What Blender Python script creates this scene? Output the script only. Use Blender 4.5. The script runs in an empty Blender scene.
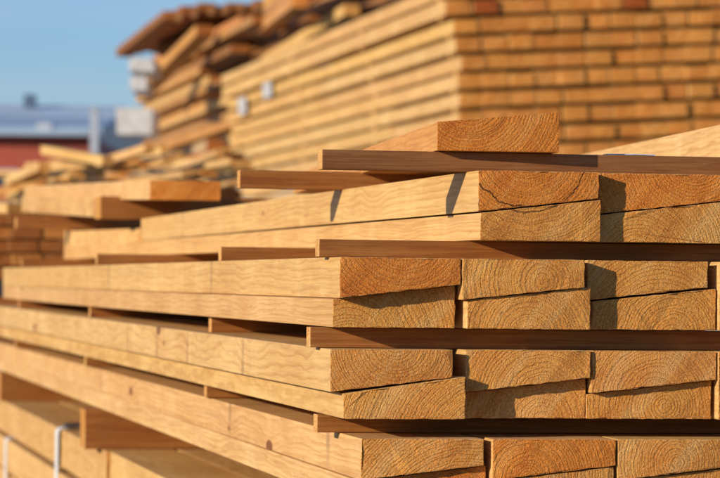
import bpy, bmesh, math, random
from mathutils import Vector, Matrix
random.seed(7)
S = bpy.context.scene
COL = S.collection

# ------------------------------------------------------------------ camera
F = 3300.0                       # focal length in units of a 720-wide picture
CAM = Vector((0, 0, 0.75))
pitch = math.atan(43.0 / F); roll = math.radians(0.63)
fwd = Vector((0, math.cos(pitch), math.sin(pitch)))
r0 = Vector((1, 0, 0)); u0 = r0.cross(fwd)
rt = r0 * math.cos(roll) + u0 * math.sin(roll)
up = u0 * math.cos(roll) - r0 * math.sin(roll)
cd = bpy.data.cameras.new("camera"); cam = bpy.data.objects.new("camera", cd); COL.objects.link(cam)
cam.matrix_world = Matrix(((rt.x, up.x, -fwd.x, CAM.x), (rt.y, up.y, -fwd.y, CAM.y), (rt.z, up.z, -fwd.z, CAM.z), (0, 0, 0, 1)))
cd.sensor_width = 36; cd.lens = 36 * F / 720; cd.clip_start = 0.05; cd.clip_end = 3000
cd.dof.use_dof = True; cd.dof.focus_distance = 3.66; cd.dof.aperture_fstop = 14
S.camera = cam

def ray(px, py):
    return fwd + rt * ((px - 360) / F) + up * ((239 - py) / F)
def at(px, py, D):
    return CAM + ray(px, py) * D

TH = math.atan(610 / F)
E = Vector((math.cos(TH), math.sin(TH), 0)); DV = Vector((-math.sin(TH), math.cos(TH), 0)); Z = Vector((0, 0, 1))
D0 = 3.63
O = at(480, 240, D0); O = Vector((O.x, O.y, 0))
def uz(px, py, v=0.0):
    """(u, z) in the stack's own frame of the sight line's meeting with the stack plane at depth v"""
    r = ray(px, py); n = DV
    t = ((O + DV * v) - CAM).dot(n) / r.dot(n)
    p = CAM + r * t
    return (p - O).dot(E), p.z
def U(px, v=0.0, py=260): return uz(px, py, v)[0]
def W(u, v, z): return O + E * u + DV * v + Z * z
def vdepth(ratio): return D0 * (1 / ratio - 1) / math.cos(TH)

# ------------------------------------------------------------------ materials
class NT:
    def __init__(s, name, rough=0.6):
        s.m = bpy.data.materials.new(name); s.m.use_nodes = True
        s.t = s.m.node_tree; s.t.nodes.clear()
        s.out = s.t.nodes.new("ShaderNodeOutputMaterial")
        s.b = s.t.nodes.new("ShaderNodeBsdfPrincipled"); s.b.inputs["Roughness"].default_value = rough
        s.t.links.new(s.b.outputs[0], s.out.inputs[0])
    def n(s, typ, **k):
        x = s.t.nodes.new(typ)
        for a, v in k.items(): setattr(x, a, v)
        return x
    def put(s, sock, v):
        if isinstance(v, bpy.types.NodeSocket): s.t.links.new(v, sock)
        elif v is not None: sock.default_value = v
    def math(s, op, a, b=None, c=None, clamp=False):
        x = s.n("ShaderNodeMath", operation=op, use_clamp=clamp)
        for i, v in enumerate((a, b, c)): s.put(x.inputs[i], v)
        return x.outputs[0]
    def vm(s, op, a, b=None):
        x = s.n("ShaderNodeVectorMath", operation=op); s.put(x.inputs[0], a); s.put(x.inputs[1], b)
        return x.outputs[0]
    def comb(s, a, b, c):
        x = s.n("ShaderNodeCombineXYZ")
        for i, v in enumerate((a, b, c)): s.put(x.inputs[i], v)
        return x.outputs[0]
    def sep(s, v):
        x = s.n("ShaderNodeSeparateXYZ"); s.put(x.inputs[0], v); return x.outputs
    def noise(s, vec, scale, detail=2, rough=0.5, col=False):
        x = s.n("ShaderNodeTexNoise"); s.put(x.inputs["Vector"], vec)
        x.inputs["Scale"].default_value = scale; x.inputs["Detail"].default_value = detail; x.inputs["Roughness"].default_value = rough
        return x.outputs[1 if col else 0]
    def mr(s, v, a, b, c=0.0, d=1.0, smooth=False):
        x = s.n("ShaderNodeMapRange"); x.interpolation_type = 'SMOOTHSTEP' if smooth else 'LINEAR'
        s.put(x.inputs[0], v)
        for i, q in enumerate((a, b, c, d)): s.put(x.inputs[i + 1], q)
        return x.outputs[0]
    def mix(s, f, a, b, mode='MIX'):
        x = s.n("ShaderNodeMix", data_type='RGBA', blend_type=mode)
        s.put(x.inputs[0], f)
        s.put(x.inputs[6], a if isinstance(a, bpy.types.NodeSocket) else (*a, 1))
        s.put(x.inputs[7], b if isinstance(b, bpy.types.NodeSocket) else (*b, 1))
        return x.outputs[2]
    def ramp(s, f, pts):
        x = s.n("ShaderNodeValToRGB"); s.put(x.inputs[0], f)
        el = x.color_ramp.elements
        while len(el) < len(pts): el.new(0.5)
        for e, (p, c) in zip(el, pts):
            e.position = p; e.color = (c, c, c, 1) if isinstance(c, (int, float)) else (*c, 1)
        return x.outputs[0]
    def attr(s, name):
        x = s.n("ShaderNodeAttribute", attribute_type='OBJECT', attribute_name=name); return x.outputs["Vector"]
    def bump(s, h, strength, dist):
        x = s.n("ShaderNodeBump"); x.inputs["Strength"].default_value = strength; x.inputs["Distance"].default_value = dist
        s.put(x.inputs["Height"], h); s.t.links.new(x.outputs[0], s.b.inputs["Normal"])

def wood(name, end, g=1.0):
    """Solid softwood: growth rings round a pith line that runs along the board (object y)."""
    k = NT(name, 0.62 if not end else 0.8)
    k.b.inputs["Specular IOR Level"].default_value = 0.25
    tc = k.n("ShaderNodeTexCoord").outputs["Object"]
    x, y, z = k.sep(tc)
    px, pz, seed = k.sep(k.attr("pith"))
    tint = k.attr("endtint" if end else "tint")
    ys = k.math('ADD', y, seed)
    # slow wander of the grain along the board
    wv = k.comb(k.math('MULTIPLY', x, 3.0), k.math('MULTIPLY', ys, 1.9), k.math('MULTIPLY', z, 3.0))
    wn = k.sep(k.noise(wv, 1.0, 3, 0.55, col=True))
    # knots
    kv = k.comb(k.math('MULTIPLY_ADD', x, 8.0, seed), k.math('MULTIPLY', ys, 3.1), k.math('MULTIPLY', z, 10.0))
    vor = k.n("ShaderNodeTexVoronoi"); k.put(vor.inputs["Vector"], kv); vor.inputs["Scale"].default_value = 1.0
    kd = vor.outputs["Distance"]; kr = k.sep(vor.outputs["Color"])[0]
    on = k.mr(kr, 0.62, 0.66)
    if end: on = k.math('MULTIPLY', on, 0.0)
    knot = k.math('MULTIPLY', k.mr(kd, 0.10, 0.07, 0, 1, True), on)
    halo = k.math('MULTIPLY', k.mr(kd, 0.42, 0.08, 0, 1, True), on)
    amp = k.math('MULTIPLY_ADD', k.math('FRACT', k.math('MULTIPLY', seed, 3.7)), 0.03, 0.014) if not end else 0.02
    xx = k.math('ADD', k.math('SUBTRACT', x, px), k.math('MULTIPLY', k.math('SUBTRACT', wn[0], 0.5), amp))
    zz = k.math('ADD', k.math('SUBTRACT', z, pz), k.math('MULTIPLY', k.math('SUBTRACT', wn[1], 0.5), amp))
    zz = k.math('ADD', zz, k.math('MULTIPLY', halo, 0.012))
    r = k.math('SQRT', k.math('ADD', k.math('MULTIPLY', xx, xx), k.math('MULTIPLY', zz, zz)))
    # uneven ring widths
    rn = k.noise(k.comb(r, seed, 0.0), 90.0, 2, 0.6)
    wob = k.noise(k.comb(x, k.math('MULTIPLY', ys, 0.2), z), 60.0, 2, 0.6)
    t = k.math('ADD', k.math('MULTIPLY', r, k.math('MULTIPLY_ADD', k.math('FRACT', k.math('MULTIPLY', seed, 7.3)), 120.0, 175.0) if end else 190.0), k.math('ADD', k.math('MULTIPLY', rn, 3.4), k.math('MULTIPLY', wob, 1.3 if end else 0.9)))
    fr = k.math('FRACT', t)
    ring = k.ramp(fr, [(0.0, 0.05), (0.4, 0.12), (0.78, 0.8), (0.9, 1.0), (0.985, 0.25), (1.0, 0.05)])
    if not end:
        fib = k.noise(k.comb(k.math('MULTIPLY', x, 1), k.math('MULTIPLY', ys, 0.012), k.math('MULTIPLY', z, 1)), 700.0, 3, 0.7)
        blo = k.noise(k.comb(k.math('MULTIPLY', x, 6), k.math('MULTIPLY', ys, 2.2), k.math('MULTIPLY', z, 7)), 1.0, 4, 0.62)
        base = k.mix(k.mr(blo, 0.3, 0.7), (0.60, 0.375, 0.14), (0.73, 0.50, 0.225))
        c = k.mix(k.math('MULTIPLY', ring, k.mr(blo, 0.35, 0.7, 0.72, 0.3)), base, (0.42, 0.205, 0.065))
        bandn = k.noise(k.comb(0.0, ys, k.math('MULTIPLY', z, 0.6)), 7.0, 4, 0.65)
        c = k.mix(k.mr(bandn, 0.50, 0.70, 0, 0.55), c, (0.55, 0.31, 0.12))
        c = k.mix(k.mr(bandn, 0.46, 0.34, 0, 0.3), c, (0.80, 0.58, 0.30))
        weath = k.noise(k.comb(k.math('MULTIPLY', x, 9), k.math('MULTIPLY', ys, 0.9), k.math('MULTIPLY', z, 30)), 1.0, 5, 0.7)
        c = k.mix(k.mr(weath, 0.52, 0.72, 0, min(0.8, 0.4 * g)), c, (0.50, 0.33, 0.17))
        speck = k.noise(k.comb(k.math('MULTIPLY', x, 160), k.math('MULTIPLY', ys, 26), k.math('MULTIPLY', z, 160)), 1.0, 2, 0.6)
        c = k.mix(k.mr(speck, 0.66, 0.74, 0, 0.5), c, (0.40, 0.21, 0.08))
        c = k.mix(k.math('MULTIPLY', k.mr(fib, 0.45, 0.72), min(0.85, 0.42 * g)), c, (0.42, 0.21, 0.07))
        fb2 = k.noise(k.comb(x, k.math('MULTIPLY', ys, 0.035), z), 190.0, 4, 0.7)
        c = k.mix(k.mr(fb2, 0.5, 0.7 - 0.04 * g, 0, min(0.8, 0.34 * g)), c, (0.40, 0.20, 0.07))
        c = k.mix(k.mr(fb2, 0.46, 0.3, 0, min(0.7, 0.22 * g)), c, (0.86, 0.62, 0.3))
        c = k.mix(k.math('MULTIPLY', halo, 0.35), c, (0.5, 0.25, 0.09))
        c = k.mix(knot, c, (0.20, 0.085, 0.03))
        # dirt: small soot-like smudges and weathered patches
        dn = k.noise(k.comb(k.math('MULTIPLY', x, 20), k.math('MULTIPLY', ys, 7), k.math('MULTIPLY', z, 28)), 1.0, 5, 0.7)
        c = k.mix(k.math('MULTIPLY', k.mr(dn, 0.6, 0.75), min(0.8, 0.35 * g)), c, (0.36, 0.22, 0.12))
        # marks left by earlier spacer sticks, square across the board
        for a in ("marka", "markb"):
            for comp in k.sep(k.attr(a)):
                dd = k.math('ABSOLUTE', k.math('SUBTRACT', k.math('ADD', y, k.math('MULTIPLY', k.math('SUBTRACT', dn, 0.5), 0.01)), comp))
                mk = k.math('MULTIPLY', k.mr(dd, 0.019, 0.004, 0, 0.6, True), k.mr(k.noise(k.comb(k.math('MULTIPLY', comp, 31.0), 0.0, z), 24.0, 2, 0.5), 0.38, 0.6, 0.1, 1.0))
                c = k.mix(mk, c, (0.27, 0.15, 0.075))
        # saw marks across the board
        sw = k.n("ShaderNodeTexWave", wave_type='BANDS', bands_direction='Y'); k.put(sw.inputs["Vector"], k.comb(x, k.math('MULTIPLY_ADD', z, 0.25, ys), z))
        sw.inputs["Scale"].default_value = 34; sw.inputs["Distortion"].default_value = 1.5; sw.inputs["Detail"].default_value = 2
        c = k.mix(k.math('MULTIPLY', sw.outputs[1], 0.035), c, (0.45, 0.25, 0.1))
        h = k.math('ADD', k.math('MULTIPLY', fib, 0.7), k.math('ADD', k.math('MULTIPLY', ring, -0.25), k.math('MULTIPLY', sw.outputs[1], 0.08)))
        st, di = 0.4, 0.0009
    else:
        fine = k.noise(k.vm('ADD', tc, k.comb(seed, 0.0, seed)), 520.0, 3, 0.8)
        mid = k.noise(k.vm('ADD', tc, k.comb(seed, 0.0, seed)), 210.0, 3, 0.65)
        blo = k.noise(k.comb(k.math('ADD', x, seed), 0.0, z), 16.0, 3, 0.55)
        # torn fibres drawn out by the saw, slanting across the end
        sx = k.math('ADD', k.math('MULTIPLY', x, 0.8), k.math('MULTIPLY', z, -0.6)); sz = k.math('ADD', k.math('MULTIPLY', x, 0.6), k.math('MULTIPLY', z, 0.8))
        tear = k.noise(k.comb(k.math('MULTIPLY', sx, 900.0), seed, k.math('MULTIPLY', sz, 330.0)), 1.0, 2, 0.6)
        base = k.mix(k.mr(blo, 0.32, 0.68), (0.78, 0.315, 0.062), (0.90, 0.445, 0.112))
        c = k.mix(k.math('MULTIPLY', ring, k.math('MULTIPLY', k.mr(blo, 0.35, 0.65, 0.66, 0.34), k.mr(mid, 0.36, 0.56, 0.35, 1.0))), base, (0.38, 0.115, 0.022))
        strk = k.noise(k.comb(k.math('MULTIPLY', sx, 42.0), seed, k.math('MULTIPLY', sz, 5.0)), 1.0, 3, 0.6)
        c = k.mix(k.mr(strk, 0.5, 0.66, 0, 0.5), c, (0.88, 0.56, 0.24))
        c = k.mix(k.mr(strk, 0.46, 0.34, 0, 0.45), c, (0.46, 0.16, 0.035))
        c = k.mix(k.mr(fine, 0.5, 0.64, 0, 0.66), c, (0.30, 0.085, 0.018))
        c = k.mix(k.mr(tear, 0.53, 0.68, 0, 0.62), c, (0.92, 0.58, 0.22))
        # ring shake (a dark curved crack) where a board has one
        crk = k.sep(k.attr("crack"))
        lown = k.noise(k.comb(x, 0.0, z), 22.0, 3, 0.6)
        cd_ = k.math('ABSOLUTE', k.math('SUBTRACT', k.math('ADD', r, k.math('ADD', k.math('MULTIPLY', k.math('SUBTRACT', lown, 0.5), 0.022), k.math('MULTIPLY', k.math('SUBTRACT', mid, 0.5), 0.004))), crk[0]))
        ck = k.math('MULTIPLY', k.math('MULTIPLY', k.mr(cd_, 0.0010, 0.0003, 0, 0.85, True), k.mr(blo, 0.36, 0.5, 0.1, 1.0)), crk[1])
        c = k.mix(ck, c, (0.05, 0.02, 0.01))
        # pith and radial checks
        ang = k.math('ARCTAN2', zz, xx)
        an = k.noise(k.comb(k.math('MULTIPLY', ang, 9.0), seed, k.math('MULTIPLY', r, 9.0)), 1.0, 3, 0.7)
        ch = k.mr(k.math('ABSOLUTE', k.math('SUBTRACT', an, 0.5)), 0.008, 0.0, 0, 0.35)
        c = k.mix(ch, c, (0.12, 0.05, 0.015))
        h = k.math('ADD', k.math('MULTIPLY', fine, 1.25), k.math('ADD', k.math('MULTIPLY', mid, 0.55), k.math('ADD', k.math('MULTIPLY', ring, -0.42), k.math('MULTIPLY', tear, 0.5))))
        h = k.math('SUBTRACT', h, k.math('MULTIPLY', ck, 1.0))
        st, di = 1.0, 0.0024
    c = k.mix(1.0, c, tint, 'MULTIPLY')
    k.put(k.b.inputs["Base Color"], c)
    k.bump(h, st, di)
    return k.m
M_SIDE = wood("softwood_long_grain", False)
M_END = wood("softwood_end_grain", True)
M_STICK = wood("rough_sawn_stick_wood", False, 2.1)

def plain(name, col, rough=0.6, var=0.12, scale=3.0, bumpd=0.0, metal=0.0):
    k = NT(name, rough)
    tc = k.n("ShaderNodeTexCoord").outputs["Object"]
    n = k.noise(tc, scale, 4, 0.6)
    c = k.mix(k.mr(n, 0.3, 0.7), tuple(v * (1 - var) for v in col), tuple(min(1, v * (1 + var)) for v in col))
    k.put(k.b.inputs["Base Color"], c); k.b.inputs["Metallic"].default_value = metal
    if bumpd: k.bump(n, 0.5, bumpd)
    return k.m
M_STRAP = plain("white_strap", (0.75, 0.76, 0.8), 0.35, 0.06, 30)
M_STEEL = plain("buckle_steel", (0.12, 0.11, 0.11), 0.4, 0.2, 60, 0, 0.7)
M_FILM = plain("white_film", (0.50, 0.50, 0.52), 0.35, 0.08, 8, 0.01)
M_RED = plain("red_wall", (0.33, 0.06, 0.035), 0.7, 0.12, 0.6)
M_ROOF = plain("blue_grey_roof", (0.27, 0.37, 0.50), 0.6, 0.12, 0.4)
M_ROOFL = plain("light_blue_roof", (0.42, 0.52, 0.64), 0.6, 0.1, 0.4)
M_DARKB = plain("dark_blue_cladding", (0.06, 0.10, 0.17), 0.6, 0.15, 0.6)
M_PALE = plain("pale_grey_paint", (0.40, 0.44, 0.52), 0.6, 0.08, 0.8)
M_CONC = plain("concrete", (0.30, 0.285, 0.26), 0.9, 0.15, 2.0, 0.01)
M_GROUND = plain("packed_gravel_ground", (0.17, 0.145, 0.115), 0.95, 0.25, 0.9, 0.03)
M_GLASS = plain("dark_window_glass", (0.04, 0.05, 0.07), 0.1, 0.1, 1)
M_BLUE = plain("blue_sheen", (0.58, 0.63, 0.76), 0.3, 0.08, 20)  # for the strip that paints a bluish reflection on the top stick

# ------------------------------------------------------------------ helpers
def tag(o, label=None, cat=None, group=None, kind=None):
    if label: o["label"] = label
    if cat: o["category"] = cat
    if group: o["group"] = group
    if kind: o["kind"] = kind
    return o
def link(name, me, parent=None):
    o = bpy.data.objects.new(name, me); COL.objects.link(o)
    if parent: o.parent = parent
    return o

TONES = {
    'pale': (1.05, 1.05, 1.04), 'honey': (1.0, 0.96, 0.88), 'tan': (1.0, 0.96, 0.86), 'bga': (0.96, 0.80, 0.62), 'bgb': (0.90, 0.71, 0.52), 'bgc': (1.02, 0.90, 0.74), 'orange': (0.98, 0.74, 0.48),
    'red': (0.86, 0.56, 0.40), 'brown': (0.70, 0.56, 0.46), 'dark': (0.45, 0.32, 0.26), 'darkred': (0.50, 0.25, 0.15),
    'stick': (0.48, 0.295, 0.17), 'oldstick': (0.40, 0.27, 0.21), 'grey': (0.78, 0.86, 1.05), 'white': (1.3, 1.65, 2.6),  # 'stick': tint darkened to carry the shade of the gaps between layers
}
def timber(name, prof, length, loc, ex, ey, ez, tone='honey', pith=None, crack=None, marks=(), warp=0.0, bev=0.0011, segs=None, endmat=1, fray=0.0, sidetone=None):
    """One sawn board as one mesh: prof = [(x,z)..] cross-section, swept along its own y for 'length'."""
    cx = sum(p[0] for p in prof) / len(prof); cz = sum(p[1] for p in prof) / len(prof)
    n = segs or max(2, int(length / 0.25))
    ys_ = [i / n * length for i in range(n + 1)]
    if fray:
        dense = []
        for i, p in enumerate(prof):
            q = prof[(i + 1) % len(prof)]; d = math.hypot(q[0] - p[0], q[1] - p[1]); kx = max(1, int(d / 0.007))
            dense += [(p[0] + (q[0] - p[0]) * t / kx, p[1] + (q[1] - p[1]) * t / kx) for t in range(kx)]
        prof = dense; ys_.insert(1, 0.01)
    bm = bmesh.new()
    rings = []
    ph = random.uniform(0, 6.28)
    for i, y in enumerate(ys_):
        f = y / length
        wx = warp * (math.sin(f * 2.6 + ph) - math.sin(ph)); wz = 0.35 * warp * (math.sin(f * 3.9 + ph * 2) - math.sin(ph * 2))
        j = 0.0004 if (0 < y < length and not fray) else (fray if i == 0 else 0)
        rings.append([bm.verts.new((p[0] - cx + wx + random.uniform(-j, j), y + (random.uniform(-j, j) * 1.5 if i == 0 else 0), p[1] - cz + wz + random.uniform(-j, j))) for p in prof])
    m = len(prof)
    for a, b in zip(rings, rings[1:]):
        for i in range(m):
            bm.faces.new((a[i], a[(i + 1) % m], b[(i + 1) % m], b[i]))
    bm.faces.new(rings[0][::-1]); bm.faces.new(rings[-1])
    bmesh.ops.recalc_face_normals(bm, faces=bm.faces)
    if bev:
        el = [e for e in bm.edges if e.calc_face_angle(0) > 0.6]
        bmesh.ops.bevel(bm, geom=el, offset=bev, segments=2, profile=0.6, affect='EDGES')
    for f in bm.faces:
        f.material_index = endmat if abs(f.normal.y) > 0.72 else 0
    me = bpy.data.meshes.new(name); bm.to_mesh(me); bm.free()
    me.materials.append(M_STICK if name in ('spacer_stick', 'timber_bearer') else M_SIDE); me.materials.append(M_END)
    o = link(name, me)
    c = loc + ex * cx + ez * cz
    o.matrix_world = Matrix(((ex.x, ey.x, ez.x, c.x), (ex.y, ey.y, ez.y, c.y), (ex.z, ey.z, ez.z, c.z), (0, 0, 0, 1)))
    if pith is None:
        pith = (random.uniform(-0.07, 0.07), random.choice((-1, 1)) * random.uniform(0.0, 0.12))
    else:
        pith = (pith[0] - cx, pith[1] - cz)
    o["pith"] = (float(pith[0]), float(pith[1]), random.uniform(0, 60))
    t = TONES[tone] if isinstance(tone, str) else tone
    v = random.uniform(0.94, 1.05)
    if sidetone:
        t2 = TONES[sidetone]; o["endtint"] = (t[0] * v, t[1] * v * random.uniform(.97, 1.02), t[2] * v * random.uniform(.93, 1.03)); t = t2
    else: o["endtint"] = tuple(q * v for q in t)
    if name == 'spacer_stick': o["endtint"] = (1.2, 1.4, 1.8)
    o["tint"] = (t[0] * v, t[1] * v * random.uniform(0.97, 1.03), t[2] * v * random.uniform(0.93, 1.07))
    o["crack"] = (float(crack), 1.0, 0.0) if crack else (0.0, 0.0, 0.0)
    mk = list(marks) + [-9.0] * (6 - len(marks))
    o["marka"] = tuple(float(q) for q in mk[:3]); o["markb"] = tuple(float(q) for q in mk[3:6])
    return o
def rect(x0, x1, z0, z1): return [(x0, z0), (x1, z0), (x1, z1), (x0, z1)]

# ------------------------------------------------------------------ the main stack, in its own frame (u right, v back, z up)
zT = {1: uz(480, 170.3)[1], 2: uz(340, 257)[1], 3: uz(340, 349.3)[1], 4: uz(363, 438.7)[1]}
zB = {1: uz(480, 240)[1], 2: uz(340, 327.6)[1], 3: uz(345, 419)[1]}
HB = zT[1] - zB[1]
zB[4] = zT[4] - HB
GR = "sawn boards of the near stack"
def B(prof, v, L, label, tone='honey', **k):
    k.setdefault('fray', 0.0004); k.setdefault('sidetone', random.choice(('pale', 'honey', 'honey')))
    o = timber("lumber_board", prof, L, W(0, v, 0), k.pop('ex', E), k.pop('ey', DV), k.pop('ez', Z), tone, **k)
    tag(o, label, "board", GR); return o
def pair(layer, up_, lo_, labels, zt=None, zb=None):
    """two wedge-sawn boards, one on the other. up_/lo_: dict(x0,x1 px, v, L, tone, pith px...), s=(left seam px y, right seam px y)"""
    zt = zT[layer] if zt is None else zt; zb = zB[layer] if zb is None else zb
    out = []
    for w, q, lab in (('u', up_, labels[0]), ('l', lo_, labels[1])):
        if q is None: out.append(None); continue
        a, b = U(q['x0']), U(q['x1'])
        sl, sr = q['s']
        eps = 0.0007
        if w == 'u': prof = [(a, zt - sl - 0 + eps), (b, zt - sr + eps), (b, zt), (a, zt)]
        else: prof = [(a, zb), (b, zb), (b, zt - sr - eps), (a, zt - sl - eps)]
        p = uz(*q['p']) if 'p' in q else None
        mk = [vdepth((m + 250) / (q['x0'] + 250)) - q['v'] for m in q.get('m', ())]
        out.append(B(prof, q['v'], q.get('L', 4.85), lab, q.get('t', 'honey'), pith=p, crack=q.get('crack'), marks=mk, warp=q.get('w', 0.0025)))
    return out
mmp = HB / 69.7      # metres per picture unit at the stack's end plane
H = lambda px: px * mmp
# layer 1 (top)
pair(1, dict(x0=477.5, x1=598, v=0.0, L=3.2, s=(H(42), H(27)), t='orange', p=(530, 150), crack=0.0675, m=(181,), w=0.002),
     dict(x0=480, x1=600, v=0.0, s=(H(42), H(27)), t='tan', p=(530, 150), crack=0.0675, m=(), w=0.002),
     ("orange wedge-cut board with a curved crack, upper one at the top layer's front corner",
      "tan wedge-cut board under the cracked orange one at the top layer's corner"))
pair(1, dict(x0=602, x1=726, v=0.018, s=(H(42), H(27)), t='orange', p=(700, 150)),
     dict(x0=602, x1=726, v=0.016, s=(H(42), H(27)), t='tan', p=(640, 262)),
     ("orange board in the top layer, shaded on its left by the cracked corner board",
      "browner board beneath the shaded orange one in the top layer"))
o = B(rect(U(478), U(600), zT[1] - H(41.5), zT[1] - H(17)), 3.215, 1.64, "short filler board lying behind the orange corner board on the top layer", 'honey')
for q in o.data.vertices:
    if q.co.z > 0: q.co.z += H(14) * q.co.y / 1.64
# layer 2
pair(2, dict(x0=340, x1=461, v=0.0, s=(H(41.5), H(26.5)), t='orange', p=(405, 228), L=4.83, m=(212, 110)),
     dict(x0=336.5, x1=459.5, v=0.020, s=(H(41.2), H(26.2)), t='tan', p=(350, 348), L=4.83),
     ("orange board with a pale slanting streak on its end, at the second layer's corner",
      "tan board shaded under its upper neighbour's edge at the second layer's corner"))
pair(2, dict(x0=462.5, x1=585, v=0.0, s=(H(42), H(28)), t='tan', p=(545, 283)),
     dict(x0=468.5, x1=592, v=0.004, s=(H(41), H(27)), t='honey', p=(530, 338)),
     ("board with small full growth rings on its end, second layer, middle, above the seam",
      "board sticking out to the right below the small-ringed one in the second layer"))
pair(2, dict(x0=592.5, x1=713.5, v=0.021, s=(H(41), H(27)), t='tan', p=(664, 336)),
     dict(x0=598, x1=722, v=0.023, s=(H(41), H(27)), t='honey', p=(680, 337)),
     ("second-layer board with a tiny knot on its end and a diagonal shadow",
      "second-layer board with arching growth rings under the one with the tiny knot"))
# layer 3
pair(3, dict(x0=332, x1=454.5, v=0.004, L=5.5, s=(H(43.2), H(28)), t='honey', p=(398, 338), m=(245, 190, 160, 131)),
     dict(x0=345, x1=467, v=0.0, L=5.5, s=(H(43.4), H(25.8)), t='tan', p=(490, 450), m=()),
     ("board with bowl-shaped rings and stained side at the third layer's corner",
      "board shifted right below the bowl-ringed one at the third layer's corner"))
pair(3, dict(x0=470, x1=595, v=0.015, L=5.2, s=(H(43), H(28)), t='honey', p=(545, 402)),
     dict(x0=469.5, x1=594, v=0.032, L=5.2, s=(H(43), H(28)), t='honey', p=(548, 423)),
     ("third-layer middle board, upper of two, lit across most of its end",
      "third-layer middle board with round rings and a curved shadow on its left"))
pair(3, dict(x0=597, x1=722, v=0.019, L=5.2, s=(H(43.6), H(29)), t='honey', p=(662, 402)),
     dict(x0=594.5, x1=720, v=0.029, L=5.2, s=(H(43.6), H(29)), t='tan', p=(671, 408)),
     ("third-layer board with broad arches, upper one next to the frame's right edge",
      "third-layer board with a complete bullseye of rings on its end"))
# layer 4
pair(4, dict(x0=363, x1=486, v=0.0, L=5.6, s=(H(42), H(27)), t='tan', p=(470, 540), m=(330, 232, 103)),
     dict(x0=362, x1=490, v=0.010, L=5.6, s=(H(42), H(27)), t='orange', p=(430, 540)),
     ("coarse-grained board at the fourth layer's corner, its long side lit", "orange board mostly cut off below the coarse-grained fourth-layer board"))
pair(4, dict(x0=494, x1=617, v=-0.003, L=5.2, s=(H(42), H(27)), t='orange', p=(528, 478)),
     dict(x0=493, x1=616, v=0.0, L=5.2, s=(H(42), H(27)), t='honey', p=(528, 478)),
     ("orange fourth-layer board with coarse wide arches in the middle of the bottom row", "fourth-layer board below the orange one with coarse wide arches"))
pair(4, dict(x0=619.5, x1=742, v=-0.002, L=5.2, s=(H(42), H(27)), t='honey', p=(678, 464)),
     dict(x0=621, x1=744, v=0.003, L=5.2, s=(H(42), H(27)), t='tan', p=(678, 464)),
     ("fourth-layer board with tight rings round a centre in the bottom row's right", "fourth-layer board under the tight-ringed one at bottom right"))
# one more column of boards past the right of the frame
for layer, x0 in ((1, 728), (2, 724), (3, 724), (4, 747)):
    word = {1: 'top', 2: 'second', 3: 'third', 4: 'fourth'}[layer]
    for dx in (0, 126):
        o = B(rect(U(x0 + dx), U(x0 + dx + 122), zB[layer], zT[layer]), 0.02 + random.uniform(-.01, .01), 4.9,
          f"uncut thick board beyond the wedge-cut ones at the {word} layer's right, " + ("nearer them" if dx == 0 else "outermost"), 'honey')

# spacer sticks, square across the boards, between the layers
GS = "spacer sticks between the layers"
def stick(xl, v, z0, z1, label, tone='brown', xr=735, depth=0.026, name="spacer_stick", yaw=0.0, cat="spacer stick", L=None, group=GS, **k):
    ul = U(xl, v); ur = ul + L if L else U(978, 0)
    ey = (E * math.cos(yaw) + DV * math.sin(yaw)); ex = (DV * math.cos(yaw) - E * math.sin(yaw))
    ex = -ex
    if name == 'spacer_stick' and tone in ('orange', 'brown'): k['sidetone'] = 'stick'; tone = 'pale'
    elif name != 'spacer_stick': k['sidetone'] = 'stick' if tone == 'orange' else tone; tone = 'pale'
    if xl == 321: k['sidetone'] = 'oldstick'; tone = 'tan'
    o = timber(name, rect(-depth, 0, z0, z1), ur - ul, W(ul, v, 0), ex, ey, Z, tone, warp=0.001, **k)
    tag(o, label, cat, group); return o
def vr(px, x0): return vdepth((px + 250) / (x0 + 250))
g = 0.0005
# on top of layer 1
zS = zT[1] + H(20.3)
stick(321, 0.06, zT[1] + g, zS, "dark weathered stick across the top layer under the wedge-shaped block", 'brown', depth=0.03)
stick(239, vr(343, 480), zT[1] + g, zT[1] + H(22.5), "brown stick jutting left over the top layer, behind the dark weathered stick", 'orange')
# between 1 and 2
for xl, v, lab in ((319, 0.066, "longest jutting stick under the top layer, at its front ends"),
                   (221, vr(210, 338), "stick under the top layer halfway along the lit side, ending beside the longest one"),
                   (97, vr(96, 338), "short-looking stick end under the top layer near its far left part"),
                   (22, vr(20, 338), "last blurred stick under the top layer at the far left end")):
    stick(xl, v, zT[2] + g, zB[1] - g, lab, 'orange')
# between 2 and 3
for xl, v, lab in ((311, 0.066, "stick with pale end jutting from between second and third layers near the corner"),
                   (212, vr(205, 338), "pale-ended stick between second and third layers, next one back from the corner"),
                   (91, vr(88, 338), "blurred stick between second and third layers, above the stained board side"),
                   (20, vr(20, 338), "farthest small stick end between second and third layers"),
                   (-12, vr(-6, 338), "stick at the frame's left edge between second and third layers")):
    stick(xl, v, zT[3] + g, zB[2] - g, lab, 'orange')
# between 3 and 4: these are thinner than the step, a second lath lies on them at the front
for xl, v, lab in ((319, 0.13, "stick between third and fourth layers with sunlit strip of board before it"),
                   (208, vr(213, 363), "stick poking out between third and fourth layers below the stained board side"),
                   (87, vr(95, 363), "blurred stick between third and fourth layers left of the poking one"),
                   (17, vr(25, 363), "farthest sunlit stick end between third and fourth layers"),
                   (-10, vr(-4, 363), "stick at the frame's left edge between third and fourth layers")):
    stick(xl, v, zT[4] + g, zB[3] - g, lab, 'orange')

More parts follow.
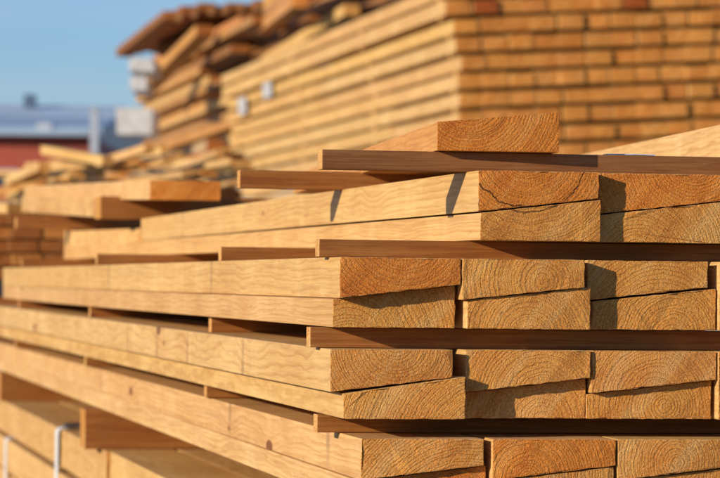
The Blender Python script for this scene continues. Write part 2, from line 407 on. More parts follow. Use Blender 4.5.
# bundle below: square bearers, then boards with white straps
zT[5] = zB[4] - H(69); zB[5] = zT[5] - H(73)
GB = "square bearers under the fourth layer"
for xl, xs, lab in ((87, 103, "thick square bearer with a sunlit end under the long fourth-layer board"),
                    (2, 5, "thick dark bearer at the far left under the long fourth-layer board"),
                    (372, 340, "thick bearer hidden near the front under the fourth layer")):
    stick(xl, vr(xs, 363) if xs < 300 else 0.55, zT[5] + g, zB[4] - g, lab, 'orange', depth=0.09, name="timber_bearer", cat="bearer", group=GB)
GL = "boards of the strapped bundle below"
names5 = ("first", "second", "third")
x5 = 373
layer_z = [(zT[5], zB[5])]
z = zB[5]
for i in range(3):
    z -= H(11); layer_z.append((z, z - H(72))); z -= H(72)
for li, (za, zb) in enumerate(layer_z):
    row = ("top", "second", "third", "fourth", "lowest")[li]
    for c in range(5 if li < 1 else 2):
        x0 = x5 + c * 124 + random.uniform(-3, 3) - (4 if li == 1 else 0)
        if c == 0 and li < 2:
            vs = vr(113, x5)
            B(rect(U(x0), U(x0 + 122), zb, za), 0.02, vs - 0.03, f"board of the strapped bundle's {row} row, near piece along its lit side", 'pale' if li == 0 else 'honey')
            B(rect(U(x0) - .006, U(x0 + 122) - .006, zb, za), vs, 4.6, f"board of the strapped bundle's {row} row, far piece behind the white straps", 'honey')
        else:
            B(rect(U(x0), U(x0 + 122), zb, za), 0.02, 6.8, f"board in the {row} row of the strapped bundle, {('outermost', 'second in', 'third in', 'fourth in', 'innermost')[c]} one", 'honey')
    if li:
        zt_above = layer_z[li - 1][1]
        for j, v in enumerate((0.15, 1.7, 2.9, 3.9, 5.0)):
            stick(362, v, za + g, zt_above - g, f"spacer {('nearest the front', 'second', 'third', 'fourth', 'last')[j]} over the {row} row of the strapped bundle", 'brown', L=0.42)
zlow = layer_z[-1][1]
for v in (0.4, 2.6, 4.8):
    stick(368, v, 0.012, zlow - g, f"ground bearer carrying the bundle, {('front', 'middle', 'rear')[int(v // 2)]} one", 'brown', L=1.1, depth=0.1, name="timber_bearer", cat="bearer", group=GB)
# the straps
def sweep(name, pts, w, t, axis, mat, parent=None):
    """flat band along pts (world), wide along axis"""
    bm = bmesh.new(); prev = None
    for i, p in enumerate(pts):
        a = pts[max(0, i - 1)]; b = pts[min(len(pts) - 1, i + 1)]
        d = (b - a).normalized(); nn = d.cross(axis).normalized()
        q = [bm.verts.new(p + axis * (sx * w / 2) + nn * (sy * t / 2)) for sx, sy in ((-1, -1), (1, -1), (1, 1), (-1, 1))]
        if prev:
            for j in range(4): bm.faces.new((prev[j], prev[(j + 1) % 4], q[(j + 1) % 4], q[j]))
        else: bm.faces.new(q[::-1])
        prev = q
    bm.faces.new(prev); bmesh.ops.recalc_face_normals(bm, faces=bm.faces)
    me = bpy.data.meshes.new(name); bm.to_mesh(me); bm.free(); me.materials.append(mat)
    return link(name, me, parent)
uS = U(x5) - 0.012
def strap(v, lab, buckle, za=None):
    e = bpy.data.objects.new("packing_strap", None); COL.objects.link(e)
    tag(e, lab, "strap", "white packing straps on the lower bundle")
    za = za if za else zT[5]; zc = zlow
    pts = [W(uS + 0.03, v, za + 0.002), W(uS + 0.008, v, za + 0.002), W(uS + 0.001, v, za - 0.002),
           W(uS - 0.001, v, za - 0.01), W(uS - 0.001, v + .004, (za + zc) / 2), W(uS - 0.001, v, zc)]
    sweep("band", pts, 0.065, 0.0012, DV, M_STRAP, e)
    if buckle:
        c = [W(uS + 0.012, v - .05, za + 0.009), W(uS + 0.055, v - .05, za + 0.010), W(uS + 0.075, v - .05, za + 0.006)]
        sweep("buckle", c, 0.05, 0.009, DV, M_STEEL, e)
    return e
strap(vr(66, x5), "white strap with a dark buckle over the edge of the lower bundle", True)
strap(vr(14, x5), "white strap at the far left, round only the lower rows of the bundle", False, zB[5] - H(10))

# ------------------------------------------------------------------ loose boards on top
GT = "loose boards lying on top of the near stack"
def yawed(px, v):   # axes for a board turned a little
    a = math.atan(px / F); ey = Vector((-math.sin(a), math.cos(a), 0)); ex = Vector((math.cos(a), math.sin(a), 0)); return ex, ey
ex, ey = yawed(345, 0)
v = 0.045
ua, za_ = uz(437, 151.5, v); ub, _ = uz(557, 152, v)
o = timber("lumber_board", [(ua, zS + g), (ub, zS + g), (ub, zS + H(41.5)), (ua, zS + H(29.5))], 1.9, W(0, v, 0) , E, DV, Z, 'orange', pith=uz(470, 95, v), warp=0)
base = W((ua + ub) / 2, v, 0)
def spin(o, pivot, ang):
    o.matrix_world = Matrix.Translation(pivot) @ Matrix.Rotation(ang, 4, 'Z') @ Matrix.Translation(-pivot) @ o.matrix_world
dyaw = -(TH - math.atan(345 / F))
spin(o, W(ua, v, 0), dyaw)
tag(o, "wedge-shaped reddish board with a slanting top, highest one on the stack", "board", GT)
ug = U(775, 0.03)
o = timber("lumber_board", rect(ug, ug + 0.137, zS + g, zS + H(46)), 3.3, W(0, 0.02, 0), E, DV, Z, 'pale', warp=0)
spin(o, W(ug, 0.02, 0), dyaw)
tag(o, "pale board with a plain lit side lying skewed on top at right", "board", GT)
o = sweep("blue_sheen_strip", [W(U(604, .09), .09, zS + .0012), W(U(630, .09), .088, zS + .0016), W(U(652, .09), .09, zS + .0012)], 0.02, 0.0012, DV, M_BLUE)  # added strip stands in for bluish light reflected off the stick's top
tag(o, "pale blue painted reflection strip on the dark weathered stick beside the wedge-shaped board", "strip")
# Q, T, P, U
vq = vr(139, 480)
zq = zT[1] + 0.047
stick(100, vq, zT[1] + g, zq, "brown crosswise board end lying under the thick board with ringed end", 'orange', L=0.62, depth=0.11, name="lumber_board", cat="board", group=GT)
va = vdepth(0.575)
def tilted(rise, run):
    a = math.atan2(rise, run); return dict(ex=E, ey=DV * math.cos(a) + Z * math.sin(a), ez=Z * math.cos(a) - DV * math.sin(a))
zp_ = zT[1] + H(26)
B(rect(0, H(124), 0, H(34)), 0, 2.95, "thick loose board with a reddish ringed end atop the crosswise brown board", 'orange', **tilted(H(10.3), 0.5))
P_ = [o for o in COL.objects if o.get("label", "").startswith("thick loose board")][0]
P_.matrix_world = Matrix.Translation(W(U(149, va), va, zp_)) @ Matrix.Translation(-W(0, 0, 0)) @ P_.matrix_world
B(rect(0, 0.135, 0, 0.043), 0, 2.2, "pale loose board end-to-side behind the crosswise brown board", 'pale', **tilted(0.04, 1.6))
P_ = [o for o in COL.objects if o.get("label", "").startswith("pale loose board")][0]
P_.matrix_world = Matrix.Translation(W(U(106, vq + .12), vq + .125, zT[1] + .004)) @ Matrix.Translation(-W(0, 0, 0)) @ P_.matrix_world
stick(16, vdepth(0.44), zT[1] + g, zT[1] + .028, "thin brown lath jutting far left under the loose pale board", 'brown', L=H((143 - 16) / .44), depth=0.05)

# ------------------------------------------------------------------ blurred stack behind (tilted a little)
DB = 18.5
VB = Vector((-610 / F, 1, 0)).normalized()
tau = math.radians(3.4)
eb0 = Vector((VB.y, -VB.x, 0))
eb = eb0 * math.cos(tau) + Z * math.sin(tau); nb = eb.cross(VB)
OB = at(456, 52.5, DB)
ppx = DB / F
GBG = "boards of the blurred stack behind"
ordw = ("first", "second", "third", "fourth", "fifth", "sixth", "seventh", "eighth", "ninth", "tenth", "eleventh", "twelfth", "thirteenth", "fourteenth", "fifteenth", "sixteenth", "seventeenth", "eighteenth")
rowshift = {-2: -9, -1: -9, 0: -1, 1: 0, 2: 4.5, 3: 1, 4: 1.5}
rng = random.Random(21)
def BG(prof, v, L, label, tone, org, ex, ey, ez, group, name="lumber_board", cat="board", **k):
    o = timber(name, prof, L, org + ey * v, ex, ey, ez, tone, bev=0.003, segs=k.pop('segs', 3), **k)
    tag(o, label, cat, group); return o
tn = {'honey': 'honey-coloured', 'orange': 'orange', 'tan': 'tan', 'red': 'reddish', 'brown': 'brown', 'pale': 'pale', 'darkred': 'dark red', 'bga': 'golden', 'bgb': 'golden brown', 'bgc': 'light golden'}
for kk in range(-2, 13):
    ztop = (52.5 - (16 + 18.5 * kk) - 2.0) * ppx
    hgt = 14.9 * ppx
    x = rowshift.get(kk, rng.uniform(0, 2.5))
    ri = kk + 2
    for c in range(12):
        w = 25.4
        gap = rng.choice((0.25, 0.25, 0.3, 1.6, 2.8))
        tone = rng.choice(('bga', 'bga', 'bgb', 'bgc'))
        if kk == -1 and c in (1, 7): tone = 'darkred'
        vj = rng.uniform(-0.014, 0.014)
        zj = rng.uniform(-.011, .0)
        L0 = 4.6 if kk not in (3, 4, 5) else 1.95
        BG(rect(x * ppx, (x + w) * ppx, ztop - hgt, ztop + zj), vj, (L0 if c == 0 else 4.6),
           f"{tn[tone]} board, {ordw[c]} from the corner in the {ordw[ri]} row of the blurred stack", tone, OB, eb, VB, nb, GBG,
           sidetone=rng.choice(('honey', 'tan', 'pale')), pith=(((x + 12) * ppx + rng.uniform(-.05, .05)), ztop - rng.uniform(-.05, .12)))
        if c == 0:
            BG(rect(x * ppx, (x + w) * ppx, ztop - hgt, ztop - .002), L0 + .02, 8.85 - L0 + rng.uniform(-.12, .12),
               f"board at the far end of the {ordw[ri]} row along the blurred stack's lit side", rng.choice(('honey', 'pale', 'tan')), OB, eb, VB, nb, GBG)
        x += w + gap
    # spacer sticks below this row
    for j, sv in enumerate((0.16, 2.6, 5.4, 7.9)):
        o = timber("spacer_stick", rect(-0.07, 0, ztop - hgt - 3.5 * ppx, ztop - hgt - .001), 1.75 if j else 1.75, OB + VB * sv + eb * ((rowshift.get(kk, 1)) * ppx + .006),
                   -VB, eb, nb, 'brown', bev=0.002, segs=2)
        tag(o, f"thin spacer under the {ordw[ri]} row of the blurred stack, {('at its end', 'near its middle', 'past its middle', 'at its far end')[j]}", "spacer stick", "spacers in the blurred stack")
zb_ = (52.5 - (16 + 18.5 * 12) - 2.0 - 14.9 - 3.6) * ppx
for i, sv in enumerate((0.3, 4.4, 8.3)):
    lo = min((OB + nb * zb_).z, (OB + eb * 1.75 + nb * zb_).z) - 0.05
    p0 = OB + VB * sv; ul_ = 0.02
    prof_ = [(-0.1, 0), (0.1, 0), (0.1, 1), (-0.1, 1)]
    bm = bmesh.new(); vs = []
    for uu in (0.02, 1.73):
        q = p0 + eb * uu + nb * (zb_ - .002)
        vs.append([bm.verts.new(q - VB * .06 + Z * (lo - q.z)), bm.verts.new(q + VB * .06 + Z * (lo - q.z)), bm.verts.new(q + VB * .06), bm.verts.new(q - VB * .06)])
    for j in range(4): bm.faces.new((vs[0][j], vs[0][(j + 1) % 4], vs[1][(j + 1) % 4], vs[1][j]))
    bm.faces.new(vs[0]); bm.faces.new(vs[1][::-1]); bmesh.ops.recalc_face_normals(bm, faces=bm.faces)
    me = bpy.data.meshes.new("timber_bearer"); bm.to_mesh(me); bm.free(); me.materials.append(M_STICK)
    o = link("timber_bearer", me); o["pith"] = (0.05, 0.1, 3.0 + i); o["tint"] = (0.6, 0.5, 0.4); o["marka"] = (-9.0, -9.0, -9.0); o["markb"] = (-9.0, -9.0, -9.0)
    tag(o, f"sloping bearer under the blurred stack, {('at its front', 'at its middle', 'at its back')[i]}", "bearer", "bearers under the blurred stack")
    zplat = lo
# white labels on the side of that stack
for px, py, h, lab in ((242, 106, 17, "small white tag on the blurred stack's lit side, lower one near its far end"), (267, 88, 20, "small white tag on the blurred stack's lit side, upper one")):
    rr = (px + 250) / 706.0; vv = DB * (1 / rr - 1) / VB.y
    p0 = OB + VB * vv - eb0 * 0.06
    r_ = ray(px, py); p0 = OB - eb * 0.035; t_ = (p0 - CAM).dot(eb) / r_.dot(eb)
    c = CAM + r_ * t_; s = t_ / F
    bm = bmesh.new()
    bmesh.ops.create_cube(bm, size=1)
    me = bpy.data.meshes.new("paper_tag"); 
    for q in bm.verts: q.co = Vector((q.co.x * 0.01, q.co.y * 0.40, q.co.z * h * s))
    bmesh.ops.bevel(bm, geom=bm.edges[:], offset=0.002, segments=1, affect='EDGES')
    bm.to_mesh(me); bm.free(); me.materials.append(M_FILM)
    o = link("paper_tag", me); o.matrix_world = Matrix(((eb.x, VB.x, nb.x, c.x), (eb.y, VB.y, nb.y, c.y), (eb.z, VB.z, nb.z, c.z), (0, 0, 0, 1)))
    tag(o, lab, "tag", "white tags on the blurred stack")

# ------------------------------------------------------------------ planks laid between two points
def plank(p0, p1, w, h, label, tone, group, name="lumber_board", cat="board", rollang=0.0, **k):
    ey = (p1 - p0).normalized(); ex = ey.cross(Z).normalized(); ez = ex.cross(ey)
    R = Matrix.Rotation(rollang, 3, ey); ex = R @ ex; ez = R @ ez
    dend = k.pop('dend', False)
    o = timber(name, rect(-w / 2, w / 2, -h / 2, h / 2), (p1 - p0).length, p0, ex, ey, ez, tone, bev=0.002, segs=2, **k)
    if dend: o["endtint"] = (0.50, 0.36, 0.28)  # end faces darkened to carry the shade of the hollow
    tag(o, label, cat, group); return o

# pile of rough planks above and behind the blurred stack (top centre)
GC = "rough planks heaped behind the blurred stack"  # the dark ones hold the shade between the others in their tone
for i, (a, b, c, d, w, t, lab) in enumerate((
        (268, 62, 352, 10, 11, 'tan', "broad tan plank sloping up behind the blurred stack's top edge"),
        (262, 30, 300, 2, 11, 'bgb', "short golden brown plank at the left of the planks heaped behind"),
        (270, 12, 312, -14, 10, 'brown', "highest brown plank heaped behind at the left"),
        (296, 22, 356, -14, 9, 'brown', "narrow brown plank crossing high behind the blurred stack"),
        (318, 24, 372, -8, 7, 'bgb', "thin golden plank crossing behind the blurred stack"),
        (300, 47, 420, -18, 12, 'dark', "shade-toned dark plank just above the blurred stack's top edge"),
        (330, 22, 430, -32, 16, 'dark', "second dark plank higher behind the blurred stack"),
        (268, 66, 330, 32, 14, 'dark', "dark plank low behind the broad tan plank"),
        (270, 4, 370, -40, 13, 'bgb', "golden brown plank in the uppermost row heaped behind"),
        (280, 14, 380, -32, 10, 'brown', "brown plank second from the top of the heap behind"),
        (318, 20, 420, -26, 9, 'tan', "tan plank right of the heap behind, near the frame's top"),
        (334, 26, 430, -14, 9, 'bgb', "golden brown plank lying nearest above the blurred stack's edge"),
        (254, 66, 316, 22, 16, 'dark', "dark plank filling the corner between far old stack and blurred stack"),
        (286, 40, 400, -20, 20, 'dark', "widest plank toned dark for shade between the planks heaped behind"),

        (276, 26, 340, -20, 14, 'darkred', "dark red plank behind the broad tan one"))):
    p0 = at(a, b, 27.6 + .15 * i); p1 = at(c, d, 24.6 + .15 * i)
    plank(p0, p1, 0.12, w * 26 / F, lab, t, GC)

# old stack farther left under a dark board cover
GD = "weathered boards of the far old stack"
DD = 30.0
def fp(a, b, c, d, w, tone, lab, dz=0.0, d0=30.5, d1=28.5, h=None):
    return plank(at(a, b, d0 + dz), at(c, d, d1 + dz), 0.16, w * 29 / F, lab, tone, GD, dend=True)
fp(166, 50, 268, 26, 15, 'dark', "plank toned dark for shade right under the cover boards of the far old stack", dz=1.2)  # dark tone stands for the shaded underside of the cover
fp(150, 116, 214, 76, 30, 'dark', "broad dark board filling the hollow behind the leaning golden brown plank", dz=6.5)  # dark filler boards from here, the hollow's shade put into their tone
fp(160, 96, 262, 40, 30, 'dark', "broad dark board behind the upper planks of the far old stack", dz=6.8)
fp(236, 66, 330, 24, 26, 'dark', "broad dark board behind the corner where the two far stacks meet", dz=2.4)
n = 0
for i, (a, b, c, d) in enumerate(((124, 53, 172, 15), (133, 50, 190, 10), (146, 48, 208, 7), (160, 50, 222, 10), (172, 48, 236, 7), (186, 46, 250, 8), (200, 44, 264, 4), (214, 42, 280, 5), (228, 42, 292, 2))):
    fp(a, b, c, d, 9, ('dark', 'darkred', 'dark')[i % 3], f"dark red cover board, {ordw[i]} from the sky side on the far old stack's top", dz=0.06 * i + 1.6)
for i, (x, y) in enumerate(((178, 15), (193, 12), (210, 9), (224, 8), (240, 6), (256, 6), (268, 3))):
    plank(at(x, y + 6, 29.4), at(x + 3, y - 3, 29.4), 0.05, 0.05, f"stub end poking up along the far old stack's top, {ordw[i]} from the sky side", 'dark', GD, name="board_stub", cat="board end")
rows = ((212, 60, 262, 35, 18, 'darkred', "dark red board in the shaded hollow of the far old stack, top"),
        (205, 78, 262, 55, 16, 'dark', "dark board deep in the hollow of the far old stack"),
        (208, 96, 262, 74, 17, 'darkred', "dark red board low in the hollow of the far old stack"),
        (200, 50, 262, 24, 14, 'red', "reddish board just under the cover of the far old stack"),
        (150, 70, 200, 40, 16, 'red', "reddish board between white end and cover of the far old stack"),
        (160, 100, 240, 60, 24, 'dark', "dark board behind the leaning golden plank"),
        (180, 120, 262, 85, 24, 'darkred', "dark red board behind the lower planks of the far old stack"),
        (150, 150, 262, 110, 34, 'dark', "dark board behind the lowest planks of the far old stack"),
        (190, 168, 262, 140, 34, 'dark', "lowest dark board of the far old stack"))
for a, b, c, d, w, t, lab in rows: fp(a, b, c, d, w, t, lab, dz=1.8 if a >= 200 else 5.5)  # dark tones put the hollow's shade into these boards
fp(143, 92, 205, 30, 10, 'bgb', "leaning golden brown plank, steepest on the far old stack", dz=0.3)
lay = [(147, 82, 205), (152, 91, 214), (144, 100, 208), (151, 109, 218), (146, 118, 228), (156, 127, 222), (142, 136, 262), (153, 145, 240), (147, 154, 262), (158, 163, 262), (150, 172, 262), (188, 52, 250), (180, 62, 262), (192, 72, 240)]
ltone = ('bgb', 'brown', 'bga', 'tan', 'brown', 'bgb', 'tan', 'brown', 'bgb', 'tan', 'brown', 'red', 'brown', 'dark')
colw = {'bgb': 'golden brown', 'bga': 'golden', 'tan': 'tan', 'brown': 'brown', 'red': 'reddish', 'dark': 'dark'}
for i, (a, b, c) in enumerate(lay):
    sl_ = (285 - b) / (a + 250); d = b - sl_ * (c - a)
    fp(a, b, c, d, 7.6, ltone[i], f"{colw[ltone[i]]} plank, {ordw[i]} down the layered side of the far old stack" if i < 11 else f"{colw[ltone[i]]} plank, {ordw[i-11]} in the upper hollow of the far old stack",
       d0=27 * 512 / (a + 250), d1=27 * 512 / (c + 250))
def film_box(name, px0, py0, px1, py1, D, depth, mat, lab, cat):
    a = at(px0, py1, D); b = at(px1, py0, D)
    bm = bmesh.new(); bmesh.ops.create_cube(bm, size=1)
    bmesh.ops.subdivide_edges(bm, edges=bm.edges[:], cuts=4, use_grid_fill=True)
    sx = b.x - a.x; sz = b.z - a.z
    rg = random.Random(int(px0))
    for q in bm.verts:
        q.co = Vector(((q.co.x) * sx, q.co.y * depth, q.co.z * sz)) + Vector((rg.uniform(-1, 1), rg.uniform(-1, 1), rg.uniform(-1, 1))) * 0.006
    me = bpy.data.meshes.new(name); bm.to_mesh(me); bm.free(); me.materials.append(mat)
    o = link(name, me); o.location = Vector(((a.x + b.x) / 2, D + depth / 2, (a.z + b.z) / 2)); tag(o, lab, cat, "white wrapped packages on the far old stack"); return o
film_box("wrapped_package", 129, 58, 154, 71, 28.3, 1.0, M_FILM, "flat white wrapped package right under the dark cover boards", "package")
film_box("wrapped_package", 130, 77, 146, 90, 28.3, 1.0, M_FILM, "smallest white wrapped package, beside the leaning golden plank's foot", "package")
film_box("wrapped_package", 116, 108, 152, 134, 27.8, 1.0, M_FILM, "largest white wrapped package, left of the far old stack's lower planks", "package")

fp(182, 158, 216, 146, 12, 'grey', "grey weathered plank low at the foot of the far old stack", dz=-1.2)
# heap of loose sticks in front of it
GH = "loose slats heaped in the middle distance"
rg = random.Random(5)
hero = ((46, 150, 108, 161, 9, "longest loose slat reaching left in front of the red building"), (10, 181, 44, 166, 9, "slat sloping down at the heap's left tip"),
        (30, 168, 90, 163, 11, "flat pale slat atop the heap's left part"), (40, 178, 100, 172, 12, "broad pale slat under the flat one at the heap's left"),
        (92, 166, 150, 148, 9, "slat rising right from the middle of the heap"), (110, 160, 166, 152, 8, "slat near the heap's crest, almost level"))
for i, (a, b, c, d, w, lab) in enumerate(hero):
    plank(at(a, b, 14.5 + .3 * i), at(c, d, 13.6 + .3 * i), .05, w * 14 / F, lab, ('honey', 'pale')[i % 2], GH, name="loose_slat", cat="slat")
pos_words = ("at the left tip", "left of centre", "in the middle", "right of centre", "by the far old stack")
tw = {'honey': "honey", 'pale': "pale", 'tan': "tan", 'orange': "orange", 'brown': "brown"}
seen = {}
for i in range(58):
    cx = rg.uniform(14, 232); topy = 172 if cx < 60 else (164 if cx < 90 else 152)
    cy = rg.uniform(topy, 192) if cx < 160 else rg.uniform(160, 186)
    L = rg.uniform(26, 66); a = math.radians(rg.gauss(11, 10))
    dx, dy = math.cos(a) * L / 2, math.sin(a) * L / 2
    D = rg.uniform(13.5, 18) + (192 - cy) * .06
    t = rg.choice(('honey', 'honey', 'pale', 'tan', 'pale', 'orange', 'brown'))
    wd = pos_words[min(4, int(cx / 47))]
    dirw = "level" if abs(math.degrees(a)) < 7 else ("rising" if a > 0 else "falling")
    key = (t, wd, dirw); seen[key] = seen.get(key, 0) + 1
    lab = f"{tw[t]} {dirw} slat {wd} of the heap of loose slats" if wd[0] != 'b' else f"{tw[t]} {dirw} slat in the heap by the far old stack"
    if seen[key] > 1: lab += f", {ordw[seen[key]-1]} such"
    plank(at(cx - dx, cy + dy, D + .5), at(cx + dx, cy - dy, D - .5), rg.uniform(.04, .1), rg.uniform(3.5, 7) * 14 / F, lab, t, GH, name="loose_slat", cat="slat", rollang=rg.uniform(-.5, .5))

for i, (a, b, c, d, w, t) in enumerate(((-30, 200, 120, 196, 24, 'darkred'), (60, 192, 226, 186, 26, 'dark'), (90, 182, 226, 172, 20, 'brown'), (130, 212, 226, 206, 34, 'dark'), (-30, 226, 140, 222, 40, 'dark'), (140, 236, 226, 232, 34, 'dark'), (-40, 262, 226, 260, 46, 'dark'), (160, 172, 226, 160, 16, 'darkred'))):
    plank(at(a, b, 18.6 + .12 * i), at(c, d, 18.2 + .12 * i), .3, w * 18.5 / F, f"timber toned dark for the gap under the heap of loose slats, {ordw[i]} from the top left", t, "dark timbers under the slat heap", name="gap_timber", cat="timber")  # fillers whose dark tones stand for shade in the gap
# dim stack at far left, its shade put into the dark board tones, behind the near stack's far end
GE = "boards of the dim stack at far left"
DE = 10.2
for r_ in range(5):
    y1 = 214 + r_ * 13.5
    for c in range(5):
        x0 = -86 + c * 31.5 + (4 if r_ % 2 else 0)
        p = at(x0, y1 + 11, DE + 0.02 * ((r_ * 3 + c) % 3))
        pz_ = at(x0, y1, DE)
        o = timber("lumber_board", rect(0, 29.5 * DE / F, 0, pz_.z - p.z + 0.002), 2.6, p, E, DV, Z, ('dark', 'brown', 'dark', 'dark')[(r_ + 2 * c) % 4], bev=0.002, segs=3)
        tag(o, f"shade-darkened board, {ordw[c]} along in the {ordw[r_]} row of the dim stack at far left", "board", GE)
plank(at(-20, 205, 9.8), at(27, 209, 9.4), .12, 9.5 * 9.6 / F, "pale slat lying on top of the dim stack at far left", 'tan', GE, name="loose_slat", cat="slat")

# ------------------------------------------------------------------ buildings and ground
def box(name, x0, x1, y0, y1, z0, z1, mat, parent=None, bev=0.0):
    bm = bmesh.new(); bmesh.ops.create_cube(bm, size=1)
    for q in bm.verts: q.co = Vector(((q.co.x) * (x1 - x0), q.co.y * (y1 - y0), q.co.z * (z1 - z0)))
    if bev: bmesh.ops.bevel(bm, geom=bm.edges[:], offset=bev, segments=2, affect='EDGES')
    me = bpy.data.meshes.new(name); bm.to_mesh(me); bm.free(); me.materials.append(mat)
    o = link(name, me, parent); o.location = ((x0 + x1) / 2, (y0 + y1) / 2, (z0 + z1) / 2); return o
def prism(name, pts, y0, y1, mat, parent=None):
    bm = bmesh.new()
    a = [bm.verts.new((x, y0, z)) for x, z in pts]; b = [bm.verts.new((x, y1, z)) for x, z in pts]
    for i in range(len(pts)): bm.faces.new((a[i], a[(i + 1) % len(pts)], b[(i + 1) % len(pts)], b[i]))
    bm.faces.new(a[::-1]); bm.faces.new(b); bmesh.ops.recalc_face_normals(bm, faces=bm.faces)
    me = bpy.data.meshes.new(name); bm.to_mesh(me); bm.free(); me.materials.append(mat)
    return link(name, me, parent)
DR = 72.0
def X(px, D): return at(px, 200, D).x
def ZZ(py, D, px=60): return at(px, py, D).z
e = bpy.data.objects.new("red_building", None); COL.objects.link(e)
tag(e, "long low red building with a blue-grey metal roof beyond the yard", "building")
xr = X(89, DR); xl = X(-420, DR)
box("wall", xl, xr, DR, DR + 9, 0.0, ZZ(135, DR), M_RED, e)
# sloping roof facing the yard: eave low in front, ridge behind
ze = ZZ(134, DR); zm = ZZ(121, DR); zr = ZZ(105, DR)
bm = bmesh.new()
for (ya, za, yb, zb_) in ():
    pass
def slab(name, ya, za, yb, zb_, th, mat, par):
    bm = bmesh.new()
    vs = []
    for x in (xl - .3, xr + .3):
        vs.append([bm.verts.new((x, ya, za)), bm.verts.new((x, yb, zb_)), bm.verts.new((x, yb, zb_ + th)), bm.verts.new((x, ya, za + th))])
    for i in range(4): bm.faces.new((vs[0][i], vs[0][(i + 1) % 4], vs[1][(i + 1) % 4], vs[1][i]))
    bm.faces.new(vs[0]); bm.faces.new(vs[1][::-1]); bmesh.ops.recalc_face_normals(bm, faces=bm.faces)
    me = bpy.data.meshes.new(name); bm.to_mesh(me); bm.free(); me.materials.append(mat); return link(name, me, par)
rf = slab("roof", DR - .4, ze + .01, DR + 3.2, zm + .12, .12, M_ROOF, e)
slab("upper_roof", DR + 3.25, zm + .10, DR + 6.4, zr + .22, .12, M_ROOFL, e)
box("gutter", xl, xr, DR - .52, DR - .40, ze - .05, ze + .06, M_ROOF, e)
cx = X(30.5, DR + 6); box("chimney", cx - .13, cx + .13, DR + 5.4, DR + 5.8, zr - .2, ZZ(95, DR + 5.6), M_DARKB, rf)
for px in (4, -60, -120, -180):
    w0 = X(px, DR); f_ = box("window", w0 - .25, w0 + .3, DR - .05, DR - .003, 1.2, ZZ(170, DR), M_PALE, e)
    p_ = box("pane", w0 - .18, w0 + .23, DR - .07, DR - .052, 1.28, ZZ(173, DR), M_GLASS, None)
    p_.parent = f_; p_.location = p_.location - f_.location
w0 = X(45, DR); box("roof_hatch", w0 - .16, w0 + .16, DR - .43, DR + .1, ZZ(134, DR), ZZ(124, DR), M_PALE, e)
e2 = bpy.data.objects.new("pale_gatepost", None); COL.objects.link(e2)
tag(e2, "pale grey square tower post at the red building's right corner", "post")
box("post", X(89.5, 70), X(97, 70), 70, 70.3, 0, ZZ(110, 70), M_PALE, e2); box("cap", X(88.5, 70), X(98, 70), 69.95, 70.35, ZZ(110, 70) + .002, ZZ(107.5, 70), M_PALE, e2)
e3 = bpy.data.objects.new("dark_shed", None); COL.objects.link(e3)
tag(e3, "dark blue flat-roofed shed between the red building and the white package", "shed")
box("wall", X(98, 82), X(150, 82), 82, 88, 0, ZZ(114, 82), M_DARKB, e3); box("roof", X(96.5, 82), X(152, 82), 81.8, 88.2, ZZ(114, 82) + .002, ZZ(110, 82), M_ROOF, e3)
# low blue-grey hall right behind
e4 = bpy.data.objects.new("far_hall", None); COL.objects.link(e4)
tag(e4, "distant pale blue hall just showing above the red building's roof", "building")
box("wall", X(-500, 130), X(118, 130), 130, 140, 0, ZZ(109, 130), M_ROOFL, e4); box("roof", X(-505, 130), X(119, 130), 129.7, 140.3, ZZ(109, 130) + .003, ZZ(106.5, 130), M_ROOF, e4)

# platform under the far stacks, ground
def sheet(name, pts, z, mat):
    me = bpy.data.meshes.new(name); me.from_pydata([(x, y, z) for x, y in pts], [], [tuple(range(len(pts)))]); me.materials.append(mat)
    o = link(name, me); tag(o, kind="structure"); return o
sheet("ground", [(-900, -300), (900, -300), (900, 1500), (-900, 1500)], 0.0, M_GROUND)
zp = zplat + 0.018
pl = box("concrete_platform_ground", -3.2, 6.0, 12.8, 40, -0.02, max(0.2, zp - .02), M_CONC); tag(pl, kind="structure")

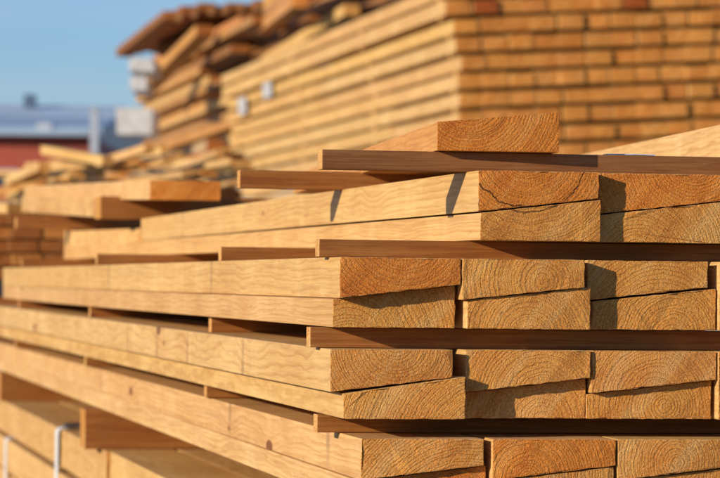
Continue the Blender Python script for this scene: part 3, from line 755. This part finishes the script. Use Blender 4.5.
# ------------------------------------------------------------------ light
a_, b_, c_ = 1.0, 0.50, 0.30
sd = (E * a_ + DV * b_ - Z * c_).normalized()      # direction the light travels
sl = bpy.data.lights.new("sun", 'SUN'); so = bpy.data.objects.new("sun", sl); COL.objects.link(so)
sl.energy = 4.4; sl.angle = math.radians(0.5); sl.color = (1.0, 0.85, 0.62)
so.rotation_euler = sd.to_track_quat('-Z', 'Y').to_euler()
elev = math.asin(-sd.z); az = math.atan2(-sd.x, -sd.y)     # toward the sun, clockwise from +Y
w = bpy.data.worlds.new("World"); S.world = w; w.use_nodes = True
nt = w.node_tree; nt.nodes.clear()
sky = nt.nodes.new("ShaderNodeTexSky"); sky.sky_type = 'NISHITA'; sky.sun_disc = False
sky.sun_elevation = elev; sky.sun_rotation = az; sky.air_density = 1.0; sky.dust_density = 0.3; sky.ozone_density = 2.2
bg = nt.nodes.new("ShaderNodeBackground"); bg.inputs[1].default_value = 0.105
ow = nt.nodes.new("ShaderNodeOutputWorld")
def wn(t, **k):
    x = nt.nodes.new(t)
    for a, v in k.items(): setattr(x, a, v)
    return x
tint = wn("ShaderNodeMix", data_type='RGBA', blend_type='MULTIPLY'); tint.inputs[0].default_value = 1.0; tint.inputs[7].default_value = (0.58, 0.76, 1.14, 1)
nt.links.new(sky.outputs[0], tint.inputs[6])
gc = wn("ShaderNodeTexCoord"); mp = wn("ShaderNodeMapping"); mp.inputs["Scale"].default_value = (6, 6, 42); nt.links.new(gc.outputs["Generated"], mp.inputs[0])
cn = wn("ShaderNodeTexNoise"); cn.inputs["Scale"].default_value = 1.3; cn.inputs["Detail"].default_value = 4; nt.links.new(mp.outputs[0], cn.inputs["Vector"])
cr = wn("ShaderNodeMapRange"); nt.links.new(cn.outputs[0], cr.inputs[0]); cr.inputs[1].default_value = 0.42; cr.inputs[2].default_value = 0.72; cr.inputs[4].default_value = 0.5
cm = wn("ShaderNodeMix", data_type='RGBA'); nt.links.new(cr.outputs[0], cm.inputs[0]); nt.links.new(tint.outputs[2], cm.inputs[6]); cm.inputs[7].default_value = (3.4, 4.5, 5.7, 1)
nt.links.new(cm.outputs[2], bg.inputs[0]); nt.links.new(bg.outputs[0], ow.inputs[0])

S.view_settings.view_transform = 'Standard'; S.view_settings.look = 'None'; S.view_settings.exposure = 0.27; S.view_settings.gamma = 1
S.view_settings.use_curve_mapping = False
S.render.engine = 'CYCLES'
S.cycles.use_denoising = True
S.cycles.max_bounces = 6; S.cycles.diffuse_bounces = 4
